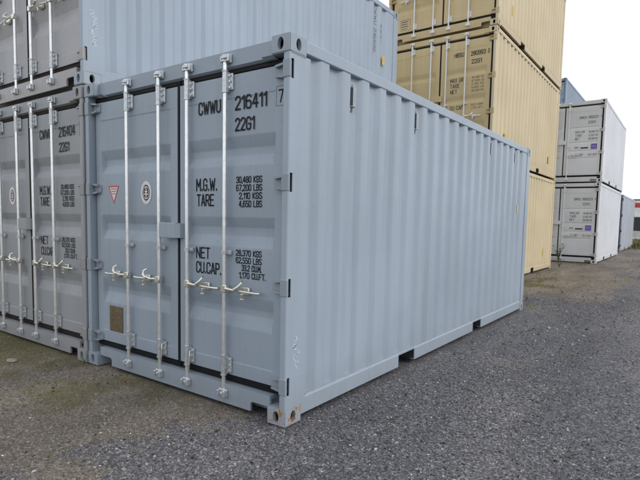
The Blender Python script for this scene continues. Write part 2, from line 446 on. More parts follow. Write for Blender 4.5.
def rail_bottom(sx, far=False):
    mb = MB()
    ys = [CY]; 
    for a, b in POCKETS: ys += [a, b]
    ys.append(L-CY)
    for i in range(0, len(ys), 2):
        mb.prism([(-0.005, 0.044), (-0.005, 0.156), (-0.012, 0.166), (-0.05, 0.166), (-0.05, 0.160), (-0.012, 0.156), (-0.012, 0.052), (-0.05, 0.052), (-0.05, 0.044)], 'y', ys[i], ys[i+1])
    for a, b in POCKETS: mb.box(-0.05, -0.010, a, b, 0.150, 0.166)
    # ragged weld bead along the panel foot
    rnd = random.Random(3); y = 0.24; pts = []
    while y < L-0.2:
        pts.append((-0.013+rnd.uniform(-.001, .001), y, 0.167+rnd.uniform(-0.003, 0.003))); y += 0.05
    mb.tube(pts, 0.0045, 5)
    if sx < 0: mb.v = [(-W-x, y, z) for x, y, z in mb.v]
    return mb.mesh('bottom_rail')
def rail_top(sx):
    mb = MB()
    mb.prism([(-0.065, H-0.092), (-0.010, H-0.092), (-0.004, H-0.086), (-0.004, H-0.014), (-0.010, H-0.008), (-0.065, H-0.008)], 'y', CY, L-CY)
    if sx < 0: mb.v = [(-W-x, y, z) for x, y, z in mb.v]
    return mb.mesh('top_rail')
def header_mesh():
    mb = MB(); x0, x1 = -W+CX, -CX
    mb.prism([(0.052, H-0.006), (0.058, H-0.112), (0.080, H-0.126), (0.16, H-0.135), (0.16, H-0.006)], 'x', x0, x1)
    mb.box(-W+0.059, -0.059, 0.116, 0.16, H-0.19, H-0.1360)          # back stop behind the seal
    for s in (0, 1):                                                # gussets beside the fittings
        xa = -CX-0.10 if s == 0 else -W+CX
        mb.prism([(0.018, H-CZ+0.004), (0.050, H-CZ-0.012), (0.16, H-CZ-0.012), (0.16, H-CZ+0.004)], 'x', xa, xa+0.10)
    return mb.mesh('door_header')
def sill_mesh():
    mb = MB(); x0, x1 = -W+CX, -CX; c = 0.185
    mb.prism([(x0, 0.100), (x0+c-0.02, 0.100), (x0+c, 0.085), (x0+c, 0.028), (x1-c, 0.028), (x1-c, 0.085), (x1-c+0.02, 0.100), (x1, 0.100), (x1, 0.178), (x0, 0.178)], 'y', 0.030, 0.048)
    mb.box(x0, x1, 0.048, 0.16, 0.150, 0.178)
    mb.box(x0, x1, 0.140, 0.16, 0.028, 0.150)
    mb.box(-W+0.059, -0.059, 0.116, 0.15, 0.1785, 0.235)
    return mb.mesh('door_sill')
def floor_mesh():
    mb = MB(); mb.box(-W+0.05, -0.05, 0.16, L-0.05, 0.152, 0.18)
    y = 0.5
    while y < L-0.3:
        if not any(a-0.06 < y < b+0.06 for a, b in POCKETS): mb.box(-W+0.05, -0.05, y, y+0.045, 0.04, 0.152)
        y += 0.30
    return mb.mesh('floor')
def pocket_mesh(a, b):
    mb = MB()
    mb.box(-W+0.012, -0.012, a-0.006, a-0.001, 0.044, 0.150); mb.box(-W+0.012, -0.012, b+0.001, b+0.006, 0.044, 0.150)
    mb.box(-W+0.051, -0.051, a, b, 0.134, 0.142)
    return mb.mesh('fork_pocket')

# door bands: list of (z_top, z_a, z_b, z_bottom) recesses
BANDS = {'grey': ((1.990, 1.905, 1.852, 1.780), (1.412, 1.338, 1.276, 1.194), (0.836, 0.748, 0.703, 0.605)),
         'tan': ((1.885, 1.80, 1.765, 1.70), (1.33, 1.25, 1.215, 1.15), (0.80, 0.72, 0.68, 0.61)),
         'white': ((1.775, 1.765, 1.745, 1.735), (1.305, 1.295, 1.275, 1.265), (0.805, 0.795, 0.775, 0.765), (1.035, 1.028, 1.012, 1.005))}
BDEP = {'grey': 0.030, 'tan': 0.022, 'white': 0.012}
def door_mesh(style, x0, x1):
    mb = MB(); zb, zt = 0.240, 2.420
    xa, xb = x0+0.085, x1-0.085
    dep = BDEP[style]
    prof = [(zb, 0), (0.340, 0), (0.343, 0.004)]
    for t_, a, b, l in sorted(BANDS[style], key=lambda q: q[0]):
        prof += [(l, 0.004), (b, 0.004+dep), (a, 0.004+dep), (t_, 0.004)]
    prof += [(2.257, 0.004), (2.260, 0), (zt, 0)]
    soft = [prof[0]]
    for A_, B_, C_ in zip(prof, prof[1:], prof[2:]):
        A, B, C = Vector(A_), Vector(B_), Vector(C_); r_ = 0.006
        u_ = B+(A-B).normalized()*min(r_, (A-B).length*0.45); v_ = B+(C-B).normalized()*min(r_, (C-B).length*0.45)
        soft += [tuple(u_), tuple(0.25*u_+0.5*B+0.25*v_), tuple(v_)]
    prof = soft+[prof[-1]]
    xs = [x0, xa, xa+0.014, xb-0.014, xb, x1]
    idx = {}
    for j, (z, d) in enumerate(prof):
        for i, x in enumerate(xs):
            dd = d if i in (2, 3) else 0.0
            idx[i, j] = len(mb.v); mb.v.append((x, DY+dd, z))
    for j in range(len(prof)-1):
        for i in range(5): mb.f.append((idx[i, j], idx[i+1, j], idx[i+1, j+1], idx[i, j+1]))
    # returned edges
    n = len(prof)
    b = len(mb.v)
    mb.v += [(x0, DY+0.05, zb), (x1, DY+0.05, zb), (x1, DY+0.05, zt), (x0, DY+0.05, zt)]
    mb.f += [tuple([idx[i, 0] for i in range(6)]+[b+1, b]), tuple([idx[i, n-1] for i in range(6)]+[b+2, b+3]),
             tuple([idx[0, j] for j in range(n)]+[b+3, b]), tuple([idx[5, j] for j in range(n)]+[b+2, b+1])]
    return mb.mesh('door', 28)
def gasket_mesh(x0, x1, right, edge):
    mb = MB(); ya, yb = DY+0.006, DY+0.050
    lo, hi = 0.184, 2.464
    a, b = (x0, edge) if right else (-W-edge, x1)
    mb.bbox(a, b, ya, yb, 2.4205, hi, 0.012)
    mb.bbox(a, b, ya, yb, lo, 0.2395, 0.012)
    if right:
        mb.bbox(x0-0.034, x0-0.0005, DY-0.003, yb, lo+0.002, hi-0.002, 0.010)
        mb.box(x1+0.0005, edge, ya, yb, 0.24, 2.42)
    else:
        mb.box(-W-edge, x0-0.0005, ya+0.02, yb, 0.24, 2.42)
    return mb.mesh('door_gasket')
def hinge_mesh(right):
    mb = MB(); h = 0.055
    # tapering blade lying on the door leaf with two raised arms, and the pin knuckle at the post
    y0 = DY-0.014
    mb.prism([(-0.062, -h), (-0.062, h), (-0.165, h*0.62), (-0.172, 0.0), (-0.165, -h*0.62)], 'y', y0+0.004, DY-0.0005)
    for s in (-1, 1):
        mb.prism([(-0.030, s*h), (-0.030, s*(h-0.016)), (-0.150, s*(h*0.62-0.010)), (-0.150, s*(h*0.62+0.004))], 'y', 0.026, DY-0.0008)
    mb.prism([(-0.062, -h), (-0.062, h), (-0.026, h), (-0.026, -h)], 'y', 0.030, 0.046)
    mb.bbox(-0.062, -0.0005, 0.0008, 0.0195, -h-0.002, h+0.002, 0.004)
    mb.tube([(-0.028, 0.034, -h-0.004), (-0.028, 0.034, h+0.004)], 0.012, 10)
    if not right: mb.v = [(-W-x, y, z) for x, y, z in mb.v]
    return mb.mesh('hinge', 35)
ROD_Y = 0.030
def rod_mesh():
    mb = MB(); mb.tube([(0, ROD_Y, 0.085), (0, ROD_Y, 2.535)], 0.0152, 14, True)
    return mb.mesh('lock_rod', 40)
def bracket_mesh():
    """bolted rod bearing: sleeve and plate"""
    mb = MB()
    mb.tube([(0, ROD_Y, -0.075), (0, ROD_Y, 0.075)], 0.0205, 12)
    mb.bbox(-0.020, 0.020, ROD_Y+0.006, DY-0.0008, -0.070, 0.070, 0.004)
    mb.bbox(0.018, 0.056, ROD_Y+0.016, DY-0.0006, -0.058, 0.058, 0.004)
    for z in (-0.042, 0.0, 0.042):
        mb.tube([(0.039, ROD_Y+0.017, z), (0.039, ROD_Y+0.004, z)], 0.0095, 6)
    for z in (-0.078, 0.070): mb.tube([(0, ROD_Y, z), (0, ROD_Y, z+0.008)], 0.0245, 12)
    return mb.mesh('rod_bracket', 35)
def guide_mesh():
    mb = MB()
    mb.tube([(0, ROD_Y, -0.014), (0, ROD_Y, 0.014)], 0.023, 12)
    mb.bbox(-0.030, 0.050, ROD_Y+0.010, DY-0.0006, -0.016, 0.016, 0.004)
    for x in (-0.024, 0.040): mb.tube([(x, ROD_Y+0.011, 0), (x, ROD_Y, 0)], 0.008, 6)
    return mb.mesh('rod_guide', 35)
def keeper_mesh(top):
    """cam and the keeper it bites into, on header or sill"""
    mb = MB(); s = 1 if top else -1
    yk = 0.052 if top else 0.029
    mb.bbox(-0.040, 0.048, yk-0.014, yk-0.0005, -0.030, 0.030, 0.004)
    mb.bbox(0.022, 0.046, yk-0.040, yk-0.004, -0.026, 0.026, 0.005)
    mb.bbox(-0.044, -0.024, yk-0.034, yk-0.004, -0.022, 0.022, 0.005)
    mb.bbox(-0.018, 0.034, ROD_Y-0.030, ROD_Y+0.004, s*0.004-0.012, s*0.004+0.012, 0.005)
    mb.tube([(0, ROD_Y-0.004, -0.022), (0, ROD_Y-0.004, 0.026)], 0.021, 10)
    return mb.mesh('cam_keeper', 35)
def handle_mesh(sgn):
    """hub on the rod, bar, hasp and its catch; sgn=+1 reaches right"""
    mb = MB()
    mb.bbox(-0.020, 0.036, ROD_Y-0.022, ROD_Y+0.018, -0.028, 0.028, 0.006)
    mb.tube([(0.03, ROD_Y-0.016, 0.004), (0.10, ROD_Y-0.020, 0.000), (0.20, ROD_Y-0.012, -0.004), (0.30, ROD_Y-0.002, -0.008), (0.350, ROD_Y+0.004, -0.008)], [0.013, 0.010, 0.009, 0.009, 0.011], 8)
    # hasp arching over the bar
    mb.tube([(0.110, ROD_Y-0.012, 0.004), (0.150, ROD_Y-0.032, 0.012), (0.178, ROD_Y-0.030, 0.032), (0.190, ROD_Y-0.016, 0.060), (0.178, ROD_Y+0.006, 0.074)], [0.011, 0.013, 0.012, 0.009, 0.007], 8)
    # catch and retainer on the leaf
    mb.bbox(0.150, 0.235, ROD_Y+0.014, DY-0.0007, -0.032, 0.024, 0.005)
    mb.bbox(0.186, 0.206, ROD_Y-0.026, ROD_Y+0.020, -0.030, -0.018, 0.004)
    mb.tube([(0.196, ROD_Y-0.018, -0.022), (0.196, ROD_Y-0.014, -0.062)], 0.007, 6)
    mb.tube([(0.180, ROD_Y-0.014, -0.060), (0.212, ROD_Y-0.014, -0.060)], 0.006, 6)
    if sgn < 0: mb.v = [(-x, y, z) for x, y, z in mb.v]
    return mb.mesh('door_handle', 40)
def lockbox_mesh():
    mb = MB()
    mb.bbox(-1.350, -1.150, 0.006, 0.016, 1.236, 1.358, 0.004)
    mb.box(-1.345, -1.155, 0.014, 0.060, 1.350, 1.357)
    mb.box(-1.345, -1.155, 0.014, 0.060, 1.237, 1.244)
    mb.prism([(-1.151, 0.008), (-1.120, 0.030), (-1.112, DY-0.0008), (-1.151, DY-0.0008)], 'z', 1.240, 1.354)
    mb.bbox(-1.352, -1.330, 0.012, 0.058, 1.24, 1.354, 0.003)
    return mb.mesh('lock_box')
def disc_mesh(rx, rz, n=28, ring=0.0):
    mb = MB(); pts = [(math.cos(2*math.pi*k/n), math.sin(2*math.pi*k/n)) for k in range(n)]
    if ring:
        mb.v = [(rx*a, 0, rz*b) for a, b in pts]+[(rx*ring*a, 0, rz*ring*b) for a, b in pts]
        mb.f = [(k, (k+1) % n, n+(k+1) % n, n+k) for k in range(n)]
    else:
        mb.v = [(rx*a, 0, rz*b) for a, b in pts]; mb.f = [tuple(range(n))]
    return mb.mesh('disc', fix=False)
def poly_mesh(pts):
    mb = MB(); mb.v = [(x, 0, z) for x, z in pts]; mb.f = [tuple(range(len(pts)))]
    return mb.mesh('print', fix=False)
def vent_mesh():
    """sheet-metal ventilator hood standing in a recess of the right wall; local y along the wall, z up"""
    mb = MB()
    mb.prism([(-0.046, -0.036), (-0.012, -0.006), (-0.010, 0.036), (-0.046, 0.040)], 'z', -0.075, 0.075)
    mb.box(-0.0462, -0.040, -0.038, 0.042, -0.105, 0.105)
    for y in (-0.020, 0.022):
        mb.tube([(-0.041, y, 0.090), (-0.032, y, 0.090)], 0.008, 6)
        mb.tube([(-0.041, y, -0.092), (-0.030, y, -0.092)], 0.010, 6)
    return mb.mesh('vent')

def vent_strip_mesh():
    mb = MB(); mb.prism([(-0.0445, -0.0378), (-0.0125, -0.0095), (-0.0120, -0.0062), (-0.0440, -0.0345)], 'z', -0.068, 0.068)  # dark strip laid over the slanted face of the hood
    return mb.mesh('vent_dark_strip')

def lettering(parent, s, x0, x1, z0, z1, m=INK, y=DY-0.0010, bold=0.125):
    me = cached(('txt', s, bold, round(x0, 3), round(x1, 3), round(z0, 3), round(z1, 3)), lambda: text_mesh(s, x0, x1, z0, z1, bold))
    return obj('lettering', me, m, parent, (0, y, 0))

def scribble(name, parent, strokes, m, w=0.0048):
    """hand-drawn chalk strokes on the x=0 side of a post: polylines in (y,z)"""
    mb = MB()
    for st in strokes:
        for (a, b), (c, d) in zip(st, st[1:]):
            dy, dz = c-a, d-b; l = math.hypot(dy, dz) or 1; ny, nz = -dz/l*w/2, dy/l*w/2
            mb.add([(0, a+ny, b+nz), (0, c+ny, d+nz), (0, c-ny, d-nz), (0, a-ny, b-nz)], [(0, 1, 2, 3)])
    me = mb.mesh('chalk', fix=False)
    return obj(name, me, m, parent, (-0.0028, 0, 0))

def container(label, loc, P, style='grey', rods=RODS4, rodm=ZINC, old=ZINCOLD, group=None, rubber=RUBBER, doorm=None, postm=None, rust_corner=False, detail=True, rz=0):
    D_ = doorm or P
    t = thing('shipping_container', label, 'shipping container', loc, rz, group)
    c = cached('casting', casting_mesh)
    def castings():
        for ix in (0, 1):
            for iy in (0, 1):
                for iz in (0, 1):
                    key = ('casting', ix, iy)
                    def mk():
                        me = c.copy()
                        for v in me.vertices:
                            if ix: v.co.x = -W-v.co.x
                            if iy: v.co.y = L-v.co.y
                        if ix != iy: me.flip_normals()
                        return me
                    mm = (D_ if iy == 0 and ix == 1 else (postm or P))
                    if rust_corner and ix == 0 and iy == 0: mm = GREYRUST if iz == 0 else GREYCHIP
                    obj('corner_casting', cached(key, mk), mm, t, (0, 0, 0 if iz == 0 else H-CZ))
    castings()
    pr = obj('corner_post', cached('pfr', lambda: post_front(1)), postm or P, t)
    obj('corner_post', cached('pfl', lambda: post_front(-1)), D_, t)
    obj('corner_post', cached('prr', lambda: post_rear(1)), P, t); obj('corner_post', cached('prl', lambda: post_rear(-1)), P, t)
    side = obj('side_panel', cached('sr', lambda: corr_mesh('side_panel', 1)), P, t)
    obj('side_panel', cached('sl', lambda: corr_mesh('side_panel', -1)), P, t)
    for s in (1, -1):
        obj('bottom_rail', cached(('rb', s), lambda: rail_bottom(s)), P, t)
        obj('top_rail', cached(('rtp', s), lambda: rail_top(s)), P, t)
    obj('roof', cached('roof', roof_mesh), P, t); obj('end_panel', cached('end', end_mesh), P, t)
    obj('floor', cached('floor', floor_mesh), DARKSTEEL, t)
    for k, (a, b) in enumerate(POCKETS): obj('fork_pocket', cached(('fp', k), lambda: pocket_mesh(a, b)), DARKSTEEL, t)
    mbx = MB(); 
    obj('end_header', cached('endh', lambda: (mbx.box(-W+0.16, -0.16, L-0.10, L-0.01, H-0.12, H-0.008), mbx.mesh('end_header'))[1]), P, t)
    mby = MB()
    obj('end_sill', cached('ends', lambda: (mby.box(-W+0.16, -0.16, L-0.08, L-0.01, 0.03, 0.15), mby.mesh('end_sill'))[1]), P, t)
    hd = obj('door_header', cached('hd', header_mesh), D_, t); sl = obj('door_sill', cached('sill', sill_mesh), D_, t)
    mg = 0.084 if style == 'grey' else 0.112
    xr0, xr1, xl0, xl1 = GAP+0.020, -mg, -W+mg, GAP-0.014
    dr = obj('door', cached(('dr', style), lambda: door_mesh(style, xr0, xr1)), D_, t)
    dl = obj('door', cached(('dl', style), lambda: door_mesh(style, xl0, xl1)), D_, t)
    obj('door_gasket', cached(('gr', mg), lambda: gasket_mesh(xr0, xr1, True, -0.060)), rubber, dr)
    obj('door_gasket', cached(('gl', mg), lambda: gasket_mesh(xl0, xl1, False, -0.060)), rubber, dl)
    for z in HINGE_Z:
        obj('hinge', cached('hr', lambda: hinge_mesh(True)), D_, dr, (0, 0, z))
        obj('hinge', cached('hl', lambda: hinge_mesh(False)), D_, dl, (0, 0, z))
    for x in rods:
        d = dr if x > GAP else dl
        obj('lock_rod', cached('rod', rod_mesh), rodm, d, (x, 0, 0))
        bk = cached('bk', bracket_mesh); gd = cached('gd', guide_mesh)
        obj('rod_bracket', bk, rodm if rodm is WROD else ZINCB, d, (x, 0, 2.372)); obj('rod_bracket', bk, rodm if rodm is WROD else ZINCB, d, (x, 0, 0.315))
        obj('rod_guide', gd, rodm if rodm is WROD else ZINCB, d, (x, 0, 1.154))
        obj('cam_keeper', cached('kt', lambda: keeper_mesh(True)), rodm if rodm is WROD else ZINCB, hd, (x, 0, 2.530))
        obj('cam_keeper', cached('kb', lambda: keeper_mesh(False)), rodm if rodm is WROD else ZINCB, sl, (x, 0, 0.105))
        sg = 1 if x > GAP else -1
        obj('door_handle', cached(('hnd', sg), lambda: handle_mesh(sg)), old, d, (x, 0, 0.888))
    obj('lock_box', cached('lockbox', lockbox_mesh), D_, dr)
    return dict(t=t, dr=dr, dl=dl, side=side, post=pr, header=hd)

def grey_print(c, num, dig, data=INK, num_m=INK):
    d = c['dr']
    lettering(d, 'CWWU', -0.945, -0.700, 2.172, 2.268, num_m)
    lettering(d, num, -0.556, -0.250, 2.168, 2.268, num_m)
    lettering(d, dig, -0.148 if dig != '1' else -0.135, -0.104 if dig != '1' else -0.118, 2.176, 2.264, num_m)
    mb = MB(); xa, xb, za, zb, t = -0.168, -0.090, 2.156, 2.2565+0.03, 0.0035
    for a, b, cc, dd in ((xa, xb, za, za+t), (xa, xb, zb-t, zb), (xa, xa+t, za+t, zb-t), (xb-t, xb, za+t, zb-t)):
        mb.add([(a, 0, cc), (b, 0, cc), (b, 0, dd), (a, 0, dd)], [(0, 1, 2, 3)])
    obj('check_digit_frame', cached('cdf', lambda: mb.mesh('f', fix=False)), GREYINK, d, (0, DY-0.0010, 0))
    lettering(d, '22G1', -0.554, -0.362, 2.022, 2.116, num_m)
    Y2 = DY+0.004-0.0025
    lettering(d, 'M.G.W.', -0.973, -0.738, 1.604, 1.700, data, Y2)
    lettering(d, 'TARE', -0.965, -0.772, 1.490, 1.582, data, Y2)
    for i, (s, a) in enumerate((('30,480 KGS', -0.542), ('67,200 LBS', -0.542), ('2,110 KGS', -0.512), ('4,650 LBS', -0.512))):
        lettering(d, s, a, -0.288, 1.655-i*0.0572, 1.703-i*0.0572, data, Y2, 0.15)
    lettering(d, 'NET', -0.973, -0.815, 1.090, 1.178, data, Y2)
    lettering(d, 'CU.CAP.', -0.973, -0.690, 0.976, 1.066, data, Y2)
    for i, (s, a) in enumerate((('28,370 KGS', -0.540), ('62,550 LBS', -0.540), ('33.2 CU.M.', -0.482), ('1,170 CU.FT.', -0.505))):
        lettering(d, s, a, -0.286 if i < 3 else -0.245, 1.132-i*0.0535, 1.178-i*0.0535, data, Y2, 0.15)
    e = c['dl']
    # oval inspection emblem
    cx, cz = -1.606, 1.603
    obj('emblem', cached('em0', lambda: disc_mesh(0.074, 0.098)), PINKWHITE, e, (cx, Y2, cz))
    obj('emblem', cached('em1', lambda: disc_mesh(0.048, 0.067)), INK, e, (cx, Y2-0.0006, cz))
    obj('emblem', cached('em2', lambda: disc_mesh(0.040, 0.056, 28, 0.86)), PINKWHITE, e, (cx, Y2-0.0012, cz))
    def figure():
        mb = MB()
        def pl(pts): mb.add([(x, 0, z) for x, z in pts], [tuple(range(len(pts)))])
        pl([(-0.006, -0.05), (0.006, -0.05), (0.008, 0.0), (-0.008, 0.0)])
        pl([(-0.020, 0.002), (0.020, 0.002), (0.016, 0.020), (-0.016, 0.020)])
        pl([(-0.026, -0.018), (-0.010, -0.018), (-0.010, -0.006), (-0.026, -0.006)]); pl([(0.010, -0.018), (0.026, -0.018), (0.026, -0.006), (0.010, -0.006)])
        pl([(-0.008, 0.024), (0.008, 0.024), (0.006, 0.046), (-0.006, 0.046)])
        return mb.mesh('figure', fix=False)
    obj('emblem', cached('em3', figure), PINKWHITE, e, (cx, Y2-0.0012, cz))

# ------------------------------------------------------------------ ground
def terrace(y):
    return 0.09*smooth(6.3, 7.6, y)+0.07*smooth(13.9, 15.5, y)+0.04*smooth(22.2, 24, y)
def ground_z(x, y):
    z = terrace(y)
    near = 1-smooth(20, 40, np.hypot(x-1, y))
    return z+near*(0.022*(fbm(x, y, 0.9, 11, 3)-0.5)+0.010*(fbm(x, y, 6.0, 21, 3)-0.5))-0.004
def dirt_mask(x, y):
    n = fbm(x, y, 1.3, 31, 4)-0.5; n2 = fbm(x, y, 5, 41, 3)-0.5
    a = smooth(-0.15, 0.75, -(x+0.45)-0.20*(y+0.4)*(y < 0)+1.7*n+0.7*n2)*(1-smooth(1.0, 2.0, y))
    b = smooth(-0.2, 1.0, 1.35-x+2.2*n+0.8*n2)*smooth(5.6, 9.0, y+1.5*n)*(1-smooth(30, 45, y))
    c = 0.55*smooth(0.10, 0.22, n)*smooth(0.6, 1.0, x+y*0.2)
    return np.clip(np.maximum(np.maximum(a, b*0.85), c*0.6), 0, 1)
def moss_mask(x, y):
    n = fbm(x, y, 1.7, 51, 4)-0.5
    a = smooth(0.0, 0.30, n+0.05)*smooth(-0.4, -1.2, x)*(1-smooth(0.6, 1.2, y))*0.65
    a = np.maximum(a, smooth(-2.2, -3.4, x+1.6*n)*(1-smooth(0.5, 1.0, y)))
    b = smooth(0.02, 0.2, n)*smooth(0.4, -0.6, x-0.3)*smooth(5.8, 6.8, y)*(1-smooth(16, 20, y))*0.8
    far = smooth(26.5, 30, y+0.6*np.abs(x)*0+2.5*n+1.2*(x < -6))
    return np.clip(np.maximum(np.maximum(a, b), far), 0, 1)
def axis(lo, hi, step, far):
    a = list(np.arange(lo, hi+1e-6, step)); s = step
    while a[-1] < far: s *= 1.22; a.append(a[-1]+s)
    s = step; b = []
    x = lo
    while x > -far: s *= 1.22; x -= s; b.append(x)
    return np.array(b[::-1]+a)
gx = axis(-5.2, 4.6, 0.05, 2500); gy = axis(-2.6, 9.0, 0.05, 2500)
GX, GY = np.meshgrid(gx, gy); nx, ny = len(gx), len(gy)
GZ = ground_z(GX, GY)
def grid_mesh(name, X, Y, Z):
    ny_, nx_ = X.shape
    me = bpy.data.meshes.new(name); co = np.stack([X, Y, Z], -1).reshape(-1, 3).astype(np.float32)
    i = np.arange(nx_*ny_).reshape(ny_, nx_)
    q = np.stack([i[:-1, :-1], i[:-1, 1:], i[1:, 1:], i[1:, :-1]], -1).reshape(-1, 4)
    fill_mesh(me, co, q); return me
def fill_mesh(me, co, faces):
    k = faces.shape[1]
    me.vertices.add(len(co)); me.vertices.foreach_set('co', co.astype(np.float32).ravel())
    me.loops.add(faces.size); me.loops.foreach_set('vertex_index', faces.astype(np.int32).ravel())
    me.polygons.add(len(faces)); me.polygons.foreach_set('loop_start', (np.arange(len(faces))*k).astype(np.int32))
    me.update(calc_edges=True); me.validate()
me = grid_mesh('ground', GX, GY, GZ); me.shade_smooth()
for nm, fn in (('dirt', dirt_mask), ('moss', moss_mask)):
    at = me.attributes.new(nm, 'FLOAT', 'POINT'); at.data.foreach_set('value', fn(GX, GY).astype(np.float32).ravel())
def ground_mat():
    m, n, b = mat_base('crushed_asphalt_ground')
    geo = node(n, 'ShaderNodeNewGeometry'); P = geo.outputs['Position']
    def vor(s):
        x = node(n, 'ShaderNodeTexVoronoi'); x.inputs['Scale'].default_value = s; n.links.new(P, x.inputs['Vector']); return x
    v1, v2 = vor(130), vor(62)
    def grey_of(v, pts):
        sp = node(n, 'ShaderNodeSeparateColor'); n.links.new(v.outputs['Color'], sp.inputs[0])
        r = ramp(n, pts); n.links.new(sp.outputs[0], r.inputs[0]); return r.outputs[0]
    asp1 = grey_of(v1, [(0, (0.028, 0.028, 0.031)), (0.45, (0.062, 0.061, 0.066)), (0.8, (0.125, 0.122, 0.125)), (0.95, (0.26, 0.25, 0.235)), (1, (0.42, 0.40, 0.37))])
    asp2 = grey_of(v2, [(0, (0.035, 0.035, 0.039)), (0.6, (0.075, 0.073, 0.078)), (0.9, (0.14, 0.135, 0.135)), (1, (0.32, 0.30, 0.28))])
    asp = mixc(n, asp1, asp2, 0.42)
    d1 = grey_of(v1, [(0, (0.055, 0.046, 0.038)), (0.5, (0.110, 0.090, 0.068)), (0.85, (0.165, 0.145, 0.122)), (1, (0.36, 0.33, 0.29))])
    d2 = grey_of(v2, [(0, (0.066, 0.056, 0.046)), (0.6, (0.113, 0.094, 0.072)), (1, (0.21, 0.19, 0.16))])
    dirt = mixc(n, d1, d2, 0.5)
    mpn = node(n, 'ShaderNodeMapping'); mpn.inputs['Scale'].default_value = (1.3, 0.35, 1); mpn.inputs['Rotation'].default_value = (0, 0, 0.25); n.links.new(P, mpn.inputs[0])
    nb = noise(n, 0.9, 6, 0.62, mpn.outputs[0], 0.4); nm = noise(n, 7, 5, 0.65, P)
    rb = ramp(n, [(0.30, (0.92, 0.93, 1.00)), (0.48, (1.34, 1.34, 1.38)), (0.62, (1.75, 1.72, 1.68)), (0.72, (2.35, 2.28, 2.18))]); n.links.new(nb.outputs[0], rb.inputs[0])
    ad = node(n, 'ShaderNodeAttribute', attribute_name='dirt'); am = node(n, 'ShaderNodeAttribute', attribute_name='moss')
    # break the edge of the dirt with finer noise
    def edged(attr, amt):
        s1 = node(n, 'ShaderNodeMath', operation='SUBTRACT'); n.links.new(nm.outputs[0], s1.inputs[0]); s1.inputs[1].default_value = 0.5
        mu = node(n, 'ShaderNodeMath', operation='MULTIPLY_ADD'); n.links.new(s1.outputs[0], mu.inputs[0]); mu.inputs[1].default_value = amt; n.links.new(attr.outputs['Fac'], mu.inputs[2])
        mr = node(n, 'ShaderNodeMapRange', interpolation_type='SMOOTHSTEP'); mr.inputs[1].default_value = 0.15; mr.inputs[2].default_value = 0.85; n.links.new(mu.outputs[0], mr.inputs[0])
        return mr.outputs[0]
    c = mixc(n, asp, dirt, edged(ad, 1.3))
    ms = noise(n, 45, 4, 0.7, P)
    mr_ = ramp(n, [(0.3, (0.052, 0.047, 0.020)), (0.6, (0.098, 0.088, 0.040)), (0.8, (0.16, 0.14, 0.075))]); n.links.new(ms.outputs[0], mr_.inputs[0])
    em = edged(am, 1.5)
    mm = node(n, 'ShaderNodeMath', operation='MULTIPLY'); mm.inputs[1].default_value = 0.8; n.links.new(em, mm.inputs[0])
    c = mixc(n, c, mr_.outputs[0], mm.outputs[0])
    c = mixc(n, c, rb.outputs[0], 1.0, 'MULTIPLY')
    n.links.new(c, b.inputs['Base Color']); b.inputs['Roughness'].default_value = 0.92; b.inputs['Specular IOR Level'].default_value = 0.25
    ha = node(n, 'ShaderNodeMath', operation='MULTIPLY_ADD'); n.links.new(v1.outputs['Distance'], ha.inputs[0]); ha.inputs[1].default_value = -1.0
    n.links.new(v2.outputs['Distance'], ha.inputs[2])
    hb = node(n, 'ShaderNodeMath', operation='SUBTRACT'); n.links.new(nm.outputs[0], hb.inputs[0]); n.links.new(v1.outputs['Distance'], hb.inputs[1])
    bump(n, b, hb.outputs[0], 0.55, 0.012)
    return m
GM = ground_mat()
g = obj('ground', me, GM); tag(g, 'dark crushed asphalt yard with brown dirt along the left containers', None, kind='structure')

